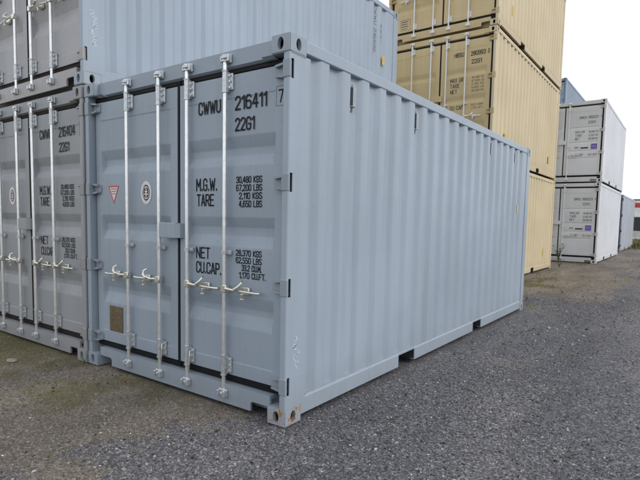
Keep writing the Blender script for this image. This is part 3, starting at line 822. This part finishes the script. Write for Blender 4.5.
# loose stones lying on the yard
def footprint(x, y):
    bad = (x < 0.0) & (x > -2.45) & (y > 0.02) & (y < 6.05)
    bad |= (x < -2.43) & (y > 0.02) & (y < 6.05)
    bad |= (x < -1.18) & (y > 7.75) & (y < 13.8)
    return bad
def stones(name, x, y, r, seed, sub=0, lightp=0.05):
    rg = np.random.default_rng(seed); ok = ~footprint(x, y); x, y, r = x[ok], y[ok], r[ok]; n = len(x)
    if sub == 0:
        bv = np.array([(1, 0, 0), (-.6, .85, 0), (-.6, -.85, 0), (.45, .5, .75), (-.7, 0, .8), (.4, -.5, .7)], float)
        bf = np.array([(0, 1, 3), (1, 4, 3), (1, 2, 4), (2, 5, 4), (2, 0, 5), (0, 3, 5), (3, 4, 5)])
    else:
        b = bmesh.new(); bmesh.ops.create_icosphere(b, subdivisions=sub, radius=1); b.verts.index_update()
        bv = np.array([v.co[:] for v in b.verts]); bf = np.array([[v.index for v in f.verts] for f in b.faces]); b.free()
    k = len(bv)
    V = bv[None]*np.ones((n, 1, 1))
    V = V*(1+rg.normal(0, 0.14 if sub else 0.20, (n, k, 3)))
    sc = np.stack([rg.uniform(.8, 1.25, n), rg.uniform(.7, 1.0, n), rg.uniform(.45, .85, n)], -1)*r[:, None]
    V = V*sc[:, None, :]
    a = rg.uniform(0, 6.283, n); ca, sa = np.cos(a)[:, None], np.sin(a)[:, None]
    X = V[..., 0]*ca-V[..., 1]*sa; Y = V[..., 0]*sa+V[..., 1]*ca
    zz = ground_z(x, y)
    co = np.stack([X+x[:, None], Y+y[:, None], V[..., 2]+zz[:, None]+(0 if sub == 0 else (sc[:, 2]*0.45)[:, None])], -1).reshape(-1, 3)
    fc = (bf[None]+(np.arange(n)*k)[:, None, None]).reshape(-1, 3)
    me = bpy.data.meshes.new(name); fill_mesh(me, co, fc)
    d = dirt_mask(x, y); t = rg.random(n)
    base = np.exp(rg.normal(np.log(0.100), 0.62, n)); base = np.where(t < lightp, rg.uniform(0.20, 0.42, n), base)
    col = base[:, None]*np.stack([np.ones(n), rg.normal(0.98, .02, n), rg.normal(1.0, .05, n)], -1)
    br = np.exp(rg.normal(np.log(0.165), 0.38, n))[:, None]*np.array([0.95, 0.84, 0.70])
    isb = (rg.random(n) < 0.06+0.72*d)
    col = np.where(isb[:, None], br, col)
    rgba = np.concatenate([np.repeat(col, k, 0), np.ones((n*k, 1))], 1).astype(np.float32)
    at = me.color_attributes.new('Col', 'FLOAT_COLOR', 'POINT'); at.data.foreach_set('color', rgba.ravel())
    return me
def stone_mat():
    m, n, b = mat_base('loose_stone')
    a = node(n, 'ShaderNodeAttribute', attribute_name='Col'); geo = node(n, 'ShaderNodeNewGeometry')
    nz = noise(n, 160, 3, 0.6, geo.outputs['Position']); r = ramp(n, [(0.3, (0.8, 0.8, 0.8)), (0.7, (1.15, 1.15, 1.15))]); n.links.new(nz.outputs[0], r.inputs[0])
    n.links.new(mixc(n, a.outputs['Color'], r.outputs[0], 1.0, 'MULTIPLY'), b.inputs['Base Color']); b.inputs['Roughness'].default_value = 0.85
    b.inputs['Specular IOR Level'].default_value = 0.3
    return m
SM = stone_mat()
def scatter(n, x0, x1, y0, y1, seed):
    rg = np.random.default_rng(seed); return rg.uniform(x0, x1, n), rg.uniform(y0, y1, n), rg
parts_xyz = []
x, y, rg = scatter(80000, -2.6, 3.6, -1.9, 2.4, 101); r = np.clip(np.exp(rg.normal(np.log(0.0054), 0.42, len(x))), 0.0028, 0.015)
parts_xyz.append((x, y, r))
x, y, rg = scatter(42000, -0.1, 6.5, 2.4, 8.0, 102); r = np.clip(np.exp(rg.normal(np.log(0.0068), 0.36, len(x))), 0.004, 0.016); parts_xyz.append((x, y, r))
x, y, rg = scatter(9000, -4.9, -2.6, -1.6, 0.1, 103); r = np.clip(np.exp(rg.normal(np.log(0.0055), 0.4, len(x))), 0.003, 0.014); parts_xyz.append((x, y, r))
x, y, rg = scatter(14000, -1.2, 8, 8.0, 24, 104); r = np.clip(np.exp(rg.normal(np.log(0.013), 0.35, len(x))), 0.008, 0.03); parts_xyz.append((x, y, r))
x = np.concatenate([p[0] for p in parts_xyz]); y = np.concatenate([p[1] for p in parts_xyz]); r = np.concatenate([p[2] for p in parts_xyz])
# fewer loose stones where dirt and moss bind the surface
rg = np.random.default_rng(5); keep = rg.random(len(x)) > 0.50*dirt_mask(x, y)+0.3*moss_mask(x, y)+0.65*smooth(0.46, 0.62, fbm(x*1.4, y*0.55, 0.8, 61, 4))*(y > -0.4+0.5*(2.0-x))
o = obj('gravel', stones('gravel', x[keep], y[keep], r[keep], 105, 0, 0.03), SM)
tag(o, 'small dark and pale stones strewn over the yard surface', 'gravel', kind='stuff')
x, y, rg = scatter(2100, -2.4, 3.2, -1.8, 2.6, 106); kk = rg.random(len(x)) < 0.12+0.75*smooth(1.4, 0.2, x*0.7+y*0.8)*smooth(0.40, 0.62, fbm(x, y, 1.6, 91, 3)); x, y = x[kk], y[kk]; r = np.clip(np.exp(rg.normal(np.log(0.0085), 0.32, len(x))), 0.006, 0.019)
x2, y2, rg2 = scatter(220, 0, 6, 3.2, 9.0, 107); r2 = rg2.uniform(0.010, 0.022, len(x2))
o = obj('pebbles', stones('pebbles', np.concatenate([x, x2]), np.concatenate([y, y2]), np.concatenate([r, r2]), 108, 1, 0.50), SM)
tag(o, 'scattered larger pale pebbles among the dark gravel', 'pebbles', kind='stuff')

# sparse grass and moss blades
def grass_mesh(name, x, y, h, wd, seed, lean=0.8):
    rg = np.random.default_rng(seed); n = len(x)
    a = rg.uniform(0, 6.283, n); l = rg.uniform(0.1, lean, n)*h; z = ground_z(x, y)-0.004
    dx, dy = np.cos(a), np.sin(a); px, py = -dy, dx
    p0 = np.stack([x-px*wd, y-py*wd, z], -1); p1 = np.stack([x+px*wd, y+py*wd, z], -1)
    mx = x+dx*l*0.35; my = y+dy*l*0.35
    p2 = np.stack([mx+px*wd*.8, my+py*wd*.8, z+h*.6], -1); p3 = np.stack([mx-px*wd*.8, my-py*wd*.8, z+h*.6], -1)
    p4 = np.stack([x+dx*l, y+dy*l, z+h], -1)
    co = np.stack([p0, p1, p2, p3, p4], 1).reshape(-1, 3); i = (np.arange(n)*5)[:, None]
    f = np.concatenate([i+np.array([[0, 1, 2]]), i+np.array([[0, 2, 3]]), i+np.array([[3, 2, 4]])], 0)
    me = bpy.data.meshes.new(name); fill_mesh(me, co, f)
    t = rg.random(n)[:, None]
    col = (1-t)*np.array([0.075, 0.095, 0.025])+t*np.array([0.26, 0.21, 0.11])
    rgba = np.concatenate([np.repeat(col, 5, 0), np.ones((n*5, 1))], 1).astype(np.float32)
    at = me.color_attributes.new('Col', 'FLOAT_COLOR', 'POINT'); at.data.foreach_set('color', rgba.ravel())
    return me
def leaf_mat(name, use_attr=True, col=(0.06, 0.12, 0.03)):
    m, n, b = mat_base(name)
    if use_attr:
        a = node(n, 'ShaderNodeAttribute', attribute_name='Col'); n.links.new(a.outputs['Color'], b.inputs['Base Color'])
    else:
        g_ = node(n, 'ShaderNodeNewGeometry'); nz = noise(n, 30, 3, 0.6, g_.outputs['Position'])
        r_ = ramp(n, [(0.3, tuple(c*.7 for c in col)), (0.7, tuple(c*1.3 for c in col))]); n.links.new(nz.outputs[0], r_.inputs[0]); n.links.new(r_.outputs[0], b.inputs['Base Color'])
    b.inputs['Roughness'].default_value = 0.7; b.inputs['Specular IOR Level'].default_value = 0.25
    return m
GRM = leaf_mat('grass_blades')
def masked(n, x0, x1, y0, y1, seed, fn):
    x, y, rg = scatter(n, x0, x1, y0, y1, seed); k = (rg.random(n) < fn(x, y)) & ~footprint(x, y); return x[k], y[k]
A = [masked(70000, -5.2, -0.1, -1.7, 0.1, 201, lambda x, y: moss_mask(x, y)**1.5*0.75+0.04*dirt_mask(x, y))]
A += [masked(16000, -1.2, 1.2, 6.1, 16, 202, lambda x, y: moss_mask(x, y)**2*0.8+0.04)]
x = np.concatenate([a[0] for a in A]); y = np.concatenate([a[1] for a in A]); rg = np.random.default_rng(203)
h = rg.uniform(0.008, 0.028, len(x))*np.where(y > 5, 2.2, 1); wd = np.where(y > 5, 0.0035, 0.0012)
o = obj('grass', grass_mesh('grass', x, y, h, wd, 204), GRM); tag(o, 'thin moss and short dry grass creeping over the dirt', 'grass', kind='stuff')
x, y = masked(26000, -5.2, 0.2, -1.7, 0.05, 211, lambda x, y: 0.9*dirt_mask(x, y)*smooth(0.45, 0.62, fbm(x, y, 2.2, 95, 3))); rg = np.random.default_rng(212)
hl = rg.uniform(0.003, 0.010, len(x))
o = obj('dry_straw', grass_mesh('dry_straw', x, y, hl, np.full(len(x), 0.0011), 213, 4.5), leaf_mat('dry_straw_blades', False, (0.27, 0.22, 0.13))); tag(o, 'dry straw litter lying on the brown dirt', 'straw', kind='stuff')
x, y = masked(60000, -14, 16, 27, 44, 205, lambda x, y: moss_mask(x, y)*0.9); rg = np.random.default_rng(206)
o = obj('grass', grass_mesh('verge', x, y, rg.uniform(0.08, 0.30, len(x)), np.full(len(x), 0.02), 207), GRM)
tag(o, 'green grass verge beyond the farthest container', 'grass', kind='stuff')

# ------------------------------------------------------------------ the containers
YELLOWDEC = lambda w_, h_: poly_mesh([(-w_/2, -h_/2), (w_/2, -h_/2), (w_/2, h_/2), (-w_/2, h_/2)])
def side_print(c, name, me, m, y, z, depth=0.0):
    o = obj(name, me, m, c['side'], (-0.0085-depth, y, z)); o.rotation_euler = (0, 0, math.pi/2); return o

main = container('blue-grey container at the front corner, lettered CWWU 216411 7, standing on the gravel', (0, 0, 0), GREY, doorm=GREYSHADED, rust_corner=True, group='grey containers in front')
grey_print(main, '216411', '7')
# warning triangle, data plate
e = main['dl']; Y2 = DY+0.0030
obj('warning_triangle', poly_mesh([(-2.171, 1.671), (-2.085, 1.505), (-1.999, 1.671)]), RED, e, (0, Y2, 0))
obj('warning_triangle', poly_mesh([(-2.148, 1.658), (-2.085, 1.534), (-2.022, 1.658)]), PINKWHITE, e, (0, Y2-0.0006, 0))
for i, (a, b) in enumerate(((-2.130, -2.040), (-2.120, -2.050), (-2.110, -2.060))):
    obj('print_line', poly_mesh([(a, 1.640-i*0.022), (b, 1.640-i*0.022), (b, 1.648-i*0.022), (a, 1.648-i*0.022)]), RED, e, (0, Y2-0.0012, 0))
pm = MB(); pm.bbox(-2.165, -1.963, DY-0.004, DY+0.0005+0.004, 0.345, 0.580, 0.002)
for (a, b) in ((-2.155, 0.570), (-1.973, 0.570), (-2.155, 0.355), (-1.973, 0.355)): pm.tube([(a, DY-0.003, b), (a, DY-0.007, b)], 0.004, 6)
for q_ in range(9):
    zz_ = 0.555-q_*0.0225; pm.box(-2.150, -2.150+0.172*(0.55+0.45*((q_*37) % 10)/10), DY-0.0052, DY-0.0040, zz_-0.009, zz_)
pl_ = obj('data_plate', pm.mesh('data_plate'), BRASS, e)
for y, z in ((0.780, 2.345), (1.892, 2.345), (4.116, 2.370), (5.228, 2.370)):
    obj('vent', cached('vent', vent_mesh), plain('vent_metal', (0.30, 0.35, 0.38), 0.45, 0.2) if 'vent_metal' not in MATS else MATS['vent_metal'], main['side'], (-0.001, y, z))
    obj('vent_dark_strip', cached('vstrip', vent_strip_mesh), DARKSTEEL, main['side'], (-0.001, y, z))
side_print(main, 'yellow_sticker', YELLOWDEC(0.07, 0.13), YELLOW, 5.468, 1.624)
rs = random.Random(5)
def chalk(y0, z0, s, n=4):
    st = []
    shapes = [[(0, 1), (.5, 1.35), (1, 1)], [(.1, .1), (.9, .9)], [(.1, .8), (.8, .1)], [(0, .9), (.9, .9), (.1, .1), (1, .1)], [(0, .5), (.5, .9), (.9, .6), (.3, .3), (.9, .05)], [(.1, 0), (.1, .9), (.8, .7), (.1, .45), (.9, .1)], [(0, 0), (.4, .25), (.2, .5), (.9, .3)]]
    for k in range(n):
        oy = y0+rs.uniform(-.4, .4)*s; oz = z0-k*s*1.05
        for sh in rs.sample(shapes, 2):
            st.append([(oy+(a+rs.uniform(-.08, .08))*s, oz+(b+rs.uniform(-.08, .08))*s) for a, b in sh])
    return st
scribble('chalk_mark', main['post'], chalk(0.095, 0.565, 0.045, 5), CHALK)
# hand-tied wire loops on two lower bearings
for x in (-1.385, -1.036):
    mb = MB(); mb.tube([(0.030, 0.030, 0.055), (0.050, 0.012, 0.02), (0.054, 0.006, -0.05), (0.046, 0.010, -0.10), (0.036, 0.018, -0.05), (0.030, 0.026, 0.02)], 0.004, 6)
    obj('wire_loop', mb.mesh('wire_loop', 40), ZINCOLD, main['dr'] if x > GAP else main['dl'], (x, 0, 0.30))

left = container('grey container left of the front one, lettered CWWU 216404, at ground level', (-2.452, -0.012, 0), GREY, doorm=GREYDIM, postm=GREYDIM, rubber=BROWNRUBBER, group='grey containers in front')
grey_print(left, '216404', '1', FADED, FADED)
upper = container('grey container stacked on the left, doors brownish, plain blue-grey side above the front container', (-2.440, -0.004, H+0.012), GREY, doorm=LGREY, rubber=BROWNRUBBER, group='grey containers in front')
scribble('chalk_mark', upper['post'], chalk(0.085, 0.62, 0.05, 6), CHALK)
for s, y, z0, z1, sz in (('CWWU 216402', 5.19, 1.70, 2.46, 0.075), ('22G1', 5.42, 1.92, 2.22, 0.03)):
    me = text_mesh(s, 0, z1-z0, 0, sz)
    o = obj('lettering', me, FADED, upper['side'])
    o.matrix_local = Matrix(((0, -1, 0, -0.0085), (0, 0, 1, y), (-1, 0, 0, z1), (0, 0, 0, 1)))
side_print(upper, 'yellow_sticker', YELLOWDEC(0.09, 0.15), YELLOW, 5.55, 1.63, 0.0)

TX, TY, TZ = -1.17, 7.75, 0.09
tl = ('tan container at the bottom of the tan stack, mostly hidden, only its side shows', 'tan container in the middle of the tan stack, lettered HBSU 280993', 'topmost tan container of the stack, cut off by the upper edge')
tans = [container(tl[k], (TX+(0, 0.0, 0.015)[k], TY, TZ+k*(H+0.012)), TAN, 'tan', doorm=TANDOOR, rodm=WROD, old=ZINC, group='tan containers in one stack') for k in range(3)]
d = tans[1]['dr']; YT = DY-0.0010
lettering(d, 'HBSU', -0.875, -0.675, 2.105, 2.195, FADED); lettering(d, '280993', -0.530, -0.225, 2.095, 2.185, FADED)
lettering(d, '0', -0.180, -0.140, 2.095, 2.185, FADED); lettering(d, '22G1', -0.510, -0.298, 1.935, 2.022, FADED)
for s, a, b, z in (('MAX GR', -0.950, -0.665, 1.600), ('TARE', -0.948, -0.740, 1.487), ('NET', -0.942, -0.790, 1.372)): lettering(d, s, a, b, z, z+0.088, FADED, DY+0.0030)
lettering(d, 'CU CAP', -0.936, -0.650, 1.040, 1.128, FADED, DY+0.0030)
for i, s in enumerate(('30,480 KG', '67,200 LB', '2,190 KG', '4,830 LB', '28,290 KG')): lettering(d, s, -0.490, -0.240, 1.640-i*0.066, 1.680-i*0.066, FADED, DY+0.0030, 0.12)
for i, s in enumerate(('33.2 CBM', '1,170 CFT')): lettering(d, s, -0.490, -0.240, 1.095-i*0.066, 1.135-i*0.066, FADED, DY+0.0030, 0.12)
mbf = MB()
for a, b, c_, d_ in ((-2.16, -1.93, 0.28, 0.285), (-2.16, -1.93, 0.505, 0.51), (-2.16, -2.155, 0.285, 0.505), (-1.935, -1.93, 0.285, 0.505)): mbf.add([(a, 0, c_), (b, 0, c_), (b, 0, d_), (a, 0, d_)], [(0, 1, 2, 3)])
obj('label_frame', mbf.mesh('label_frame', fix=False), GREYINK, tans[2]['dl'], (0, DY-0.0010, 0))
for i in range(4): obj('print_line', poly_mesh([(-2.14, 0.462-i*0.05), (-1.98-0.02*(i % 2), 0.462-i*0.05), (-1.98-0.02*(i % 2), 0.476-i*0.05), (-2.14, 0.476-i*0.05)]), GREYINK, tans[2]['dl'], (0, DY-0.0010, 0))
dec = YELLOWDEC(0.16, 0.20)
for c_, y, z in ((tans[2], 1.00, 0.56), (tans[1], 0.93, 0.52), (tans[1], 5.07, 0.50), (tans[0], 5.0, 0.52)): side_print(c_, 'yellow_sticker', dec, YELLOW, y, z)

WX, WY, WZ = -0.22, 15.75, 0.16
wl = ('white container at ground level beyond the tan stack, purple square on its door', 'white container on top of the other white one, purple square on its door')
for k in range(2):
    c_ = container(wl[k], (WX+0.02*k, WY, WZ+k*(H+0.012)), WHITE, 'white', rods=(-1.40, -1.05), rodm=WROD, old=WROD, group='white containers in one stack')
    d = c_['dr']
    lettering(d, 'SMCU '+('300223', '300221')[k], -0.76, -0.215, 2.03, 2.11, GREYINK); lettering(d, ('4', '1')[k], -0.155, -0.125, 2.03, 2.11, GREYINK)
    lettering(d, '22G1', -0.50, -0.29, 1.87, 1.95, GREYINK)
    for i, (s, n1) in enumerate((('MAX.GR', '30,480 KG'), ('TARE', '2,200 KG'), ('NET', '28,280 KG'))):
        lettering(d, s, -0.86, (-0.58, -0.66, -0.72)[i], 1.58-i*0.11, 1.66-i*0.11, GREYINK, DY+0.0030)
        lettering(d, n1, -0.47, -0.205, 1.58-i*0.11, 1.64-i*0.11, FADED, DY+0.0030, 0.12)
    lettering(d, 'CU.CAP', -0.86, -0.60, 0.85, 0.93, GREYINK, DY+0.0030); lettering(d, '33.2 CU.M', -0.46, -0.205, 0.86, 0.92, FADED, DY+0.0030, 0.12)
    lettering(d, 'www', -0.86, -0.74, 1.10, 1.15, FADED, DY+0.0030)
    obj('dark_sticker', cached('wbar', lambda: poly_mesh([(-0.68, 1.085), (-0.46, 1.085), (-0.46, 1.125), (-0.68, 1.125)])), INK, d, (0, DY+0.0030, 0))
    obj('purple_sticker', cached('wpur', lambda: poly_mesh([(-0.385, 1.055), (-0.205, 1.055), (-0.205, 1.225), (-0.385, 1.225)])), PURPLE, d, (0, DY+0.0030, 0))
    lettering(d, 'm', -0.335, -0.255, 1.115, 1.165, PINKWHITE, DY+0.0005)

for k in range(3):
    container(('steel-blue container at the bottom of the far stack behind the white ones', 'steel-blue container in the middle of the far stack behind the white ones', 'steel-blue container on top of the far stack, showing above the white roof')[k],
              (-2.74, 22.78, 0.18+k*(H+0.012)), STEELBLUE, rods=RODS4, group='steel-blue containers in one stack')
container('single slate-grey container beyond the white stack, dark door strip, low', (-0.35, 24.2, 0.2), SLATE, doorm=NAVY, group=None)

# ------------------------------------------------------------------ far end of the yard
def barrier(x, lab):
    mb = MB(); mb.prism([(-0.30, 0), (0.30, 0), (0.30, 0.08), (0.12, 0.30), (0.08, 0.80), (-0.08, 0.80), (-0.12, 0.30), (-0.30, 0.08)], 'x', -1.47, 1.47)
    return mb.mesh('concrete_barrier')
bl = ('leftmost visible pale concrete barrier under the far trailer', 'pale concrete barrier second from the grey container', 'pale concrete barrier third along the far verge', 'pale concrete barrier at the right end of the far verge')
for k in range(4):
    o = obj('concrete_barrier', cached('barrier', lambda: barrier(0, 0)), CONC, None, (-3.2+3.0*k, 44.0, 0.19)); tag(o, bl[k], 'barrier', 'concrete barriers on the verge')
tr = thing('semi_trailer', 'white box trailer with a red band parked beyond the verge', 'trailer', (-3.0, 47.6, 0.19))
mb = MB(); mb.bbox(0, 12.6, 0, 2.5, 1.90, 3.35, 0.05); obj('box_body', mb.mesh('box_body'), TRUCKW, tr)
mb = MB(); mb.box(0.05, 12.55, -0.012, 0.0, 2.72, 3.12); obj('red_band', mb.mesh('red_band'), TRUCKR, tr)
mb = MB(); mb.box(-0.01, 12.61, -0.03, 2.53, 3.34, 3.42); obj('roof_rim', mb.mesh('roof_rim'), DARKSTEEL, tr)
mb = MB(); mb.box(0.1, 12.5, 0.3, 2.2, 1.10, 1.90); mb.box(0.2, 12.4, 0.12, 0.20, 0.55, 1.90); obj('chassis', mb.mesh('chassis'), DARKSTEEL, tr)
for x in (0.9, 2.1, 3.3, 10.6, 11.8):
    for yy in (0.05, 2.1):
        mb = MB(); mb.tube([(x, yy, 0.51), (x, yy+0.06, 0.51), (x, yy+0.26, 0.51), (x, yy+0.32, 0.51)], [0.46, 0.51, 0.51, 0.46], 20)
        wh = obj('wheel', mb.mesh('wheel', 30), TYRE, tr)
        mb = MB(); mb.tube([(x, yy-0.012, 0.51), (x, yy+0.02, 0.51)], 0.28, 16); obj('rim', mb.mesh('rim', 30), RIM, wh)

# ------------------------------------------------------------------ weeds
LEAF = leaf_mat('weed_leaf', False, (0.075, 0.13, 0.035)); STEM = leaf_mat('weed_stem', False, (0.12, 0.13, 0.05)); DRY = leaf_mat('dry_weed', False, (0.17, 0.15, 0.06))
def weed(label, x, y, h, n, seed, lm=LEAF, spread=0.5, group=None):
    z = float(ground_z(np.array([x]), np.array([y]))[0]); t = thing('weed_plant', label, 'weed', (x, y, z-0.004), 0, group)
    rs = random.Random(seed); st = MB(); lf = MB()
    for k in range(n):
        a = rs.uniform(0, 6.283); hh = h*rs.uniform(.55, 1.0); sp = spread*hh*rs.uniform(.2, 1)
        pts = [(math.cos(a)*sp*q*q, math.sin(a)*sp*q*q, hh*q) for q in (0, .35, .7, 1)]
        st.tube(pts, [h*.010, h*.008, h*.006, h*.003], 5)
        for q in range(9):
            f = rs.uniform(.15, 1.0); c = Vector((math.cos(a)*sp*f*f, math.sin(a)*sp*f*f, hh*f)); b = rs.uniform(0, 6.283); l = h*rs.uniform(.10, .20)
            dv = Vector((math.cos(b), math.sin(b), rs.uniform(-.1, .7))).normalized(); sd_ = dv.cross(Vector((0, 0, 1))).normalized()*l*.22
            m_ = c+dv*l*.5+Vector((0, 0, l*.08))
            lf.add([c, m_+sd_, c+dv*l, m_-sd_], [(0, 1, 2), (0, 2, 3)])
    obj('stem', st.mesh('stem'), STEM, t); obj('foliage', lf.mesh('foliage', fix=False), lm, t)
    return t
weed('leafy green weed growing at the foot of the lower white door', -1.28, 15.45, 0.62, 9, 1)
weed('low yellowish weed at the tan corner by the white doors', -1.00, 14.2, 0.28, 9, 2, DRY, 0.9)
weed('tiny green weed between the two grey bottom corner castings', -2.40, -0.06, 0.11, 7, 3, LEAF, 0.7)
weed('flat yellow-green weed in the gravel at the lower left', -0.82, -1.16, 0.05, 10, 4, DRY, 1.6)
weed('sparse dry weed behind the far corner of the front container', -0.15, 6.9, 0.16, 9, 5, DRY, 1.0)
# two scraps of pale stone lying in the grass at the left
for (x, y, s, lab) in ((-3.05, -0.42, 0.07, 'pale flat stone lying in the dirt nearest the left corner'), (-3.55, -0.36, 0.06, 'small pale flat stone in the mossy dirt at the left')):
    b = bmesh.new(); bmesh.ops.create_icosphere(b, subdivisions=2, radius=1); q = random.Random(int(s*1000))
    for v in b.verts: v.co = (v.co.x*s*q.uniform(.9, 1.15), v.co.y*s*.6*q.uniform(.85, 1.15), v.co.z*s*.22)
    mb = MB(); mb.bm(b); o = obj('stone', mb.mesh('stone'), plain('dusty_stone', (0.24, 0.21, 0.17), 0.9) if 'dusty_stone' not in MATS else MATS['dusty_stone'], None, (x, y, float(ground_z(np.array([x]), np.array([y]))[0])+s*.10)); tag(o, lab, 'stone')
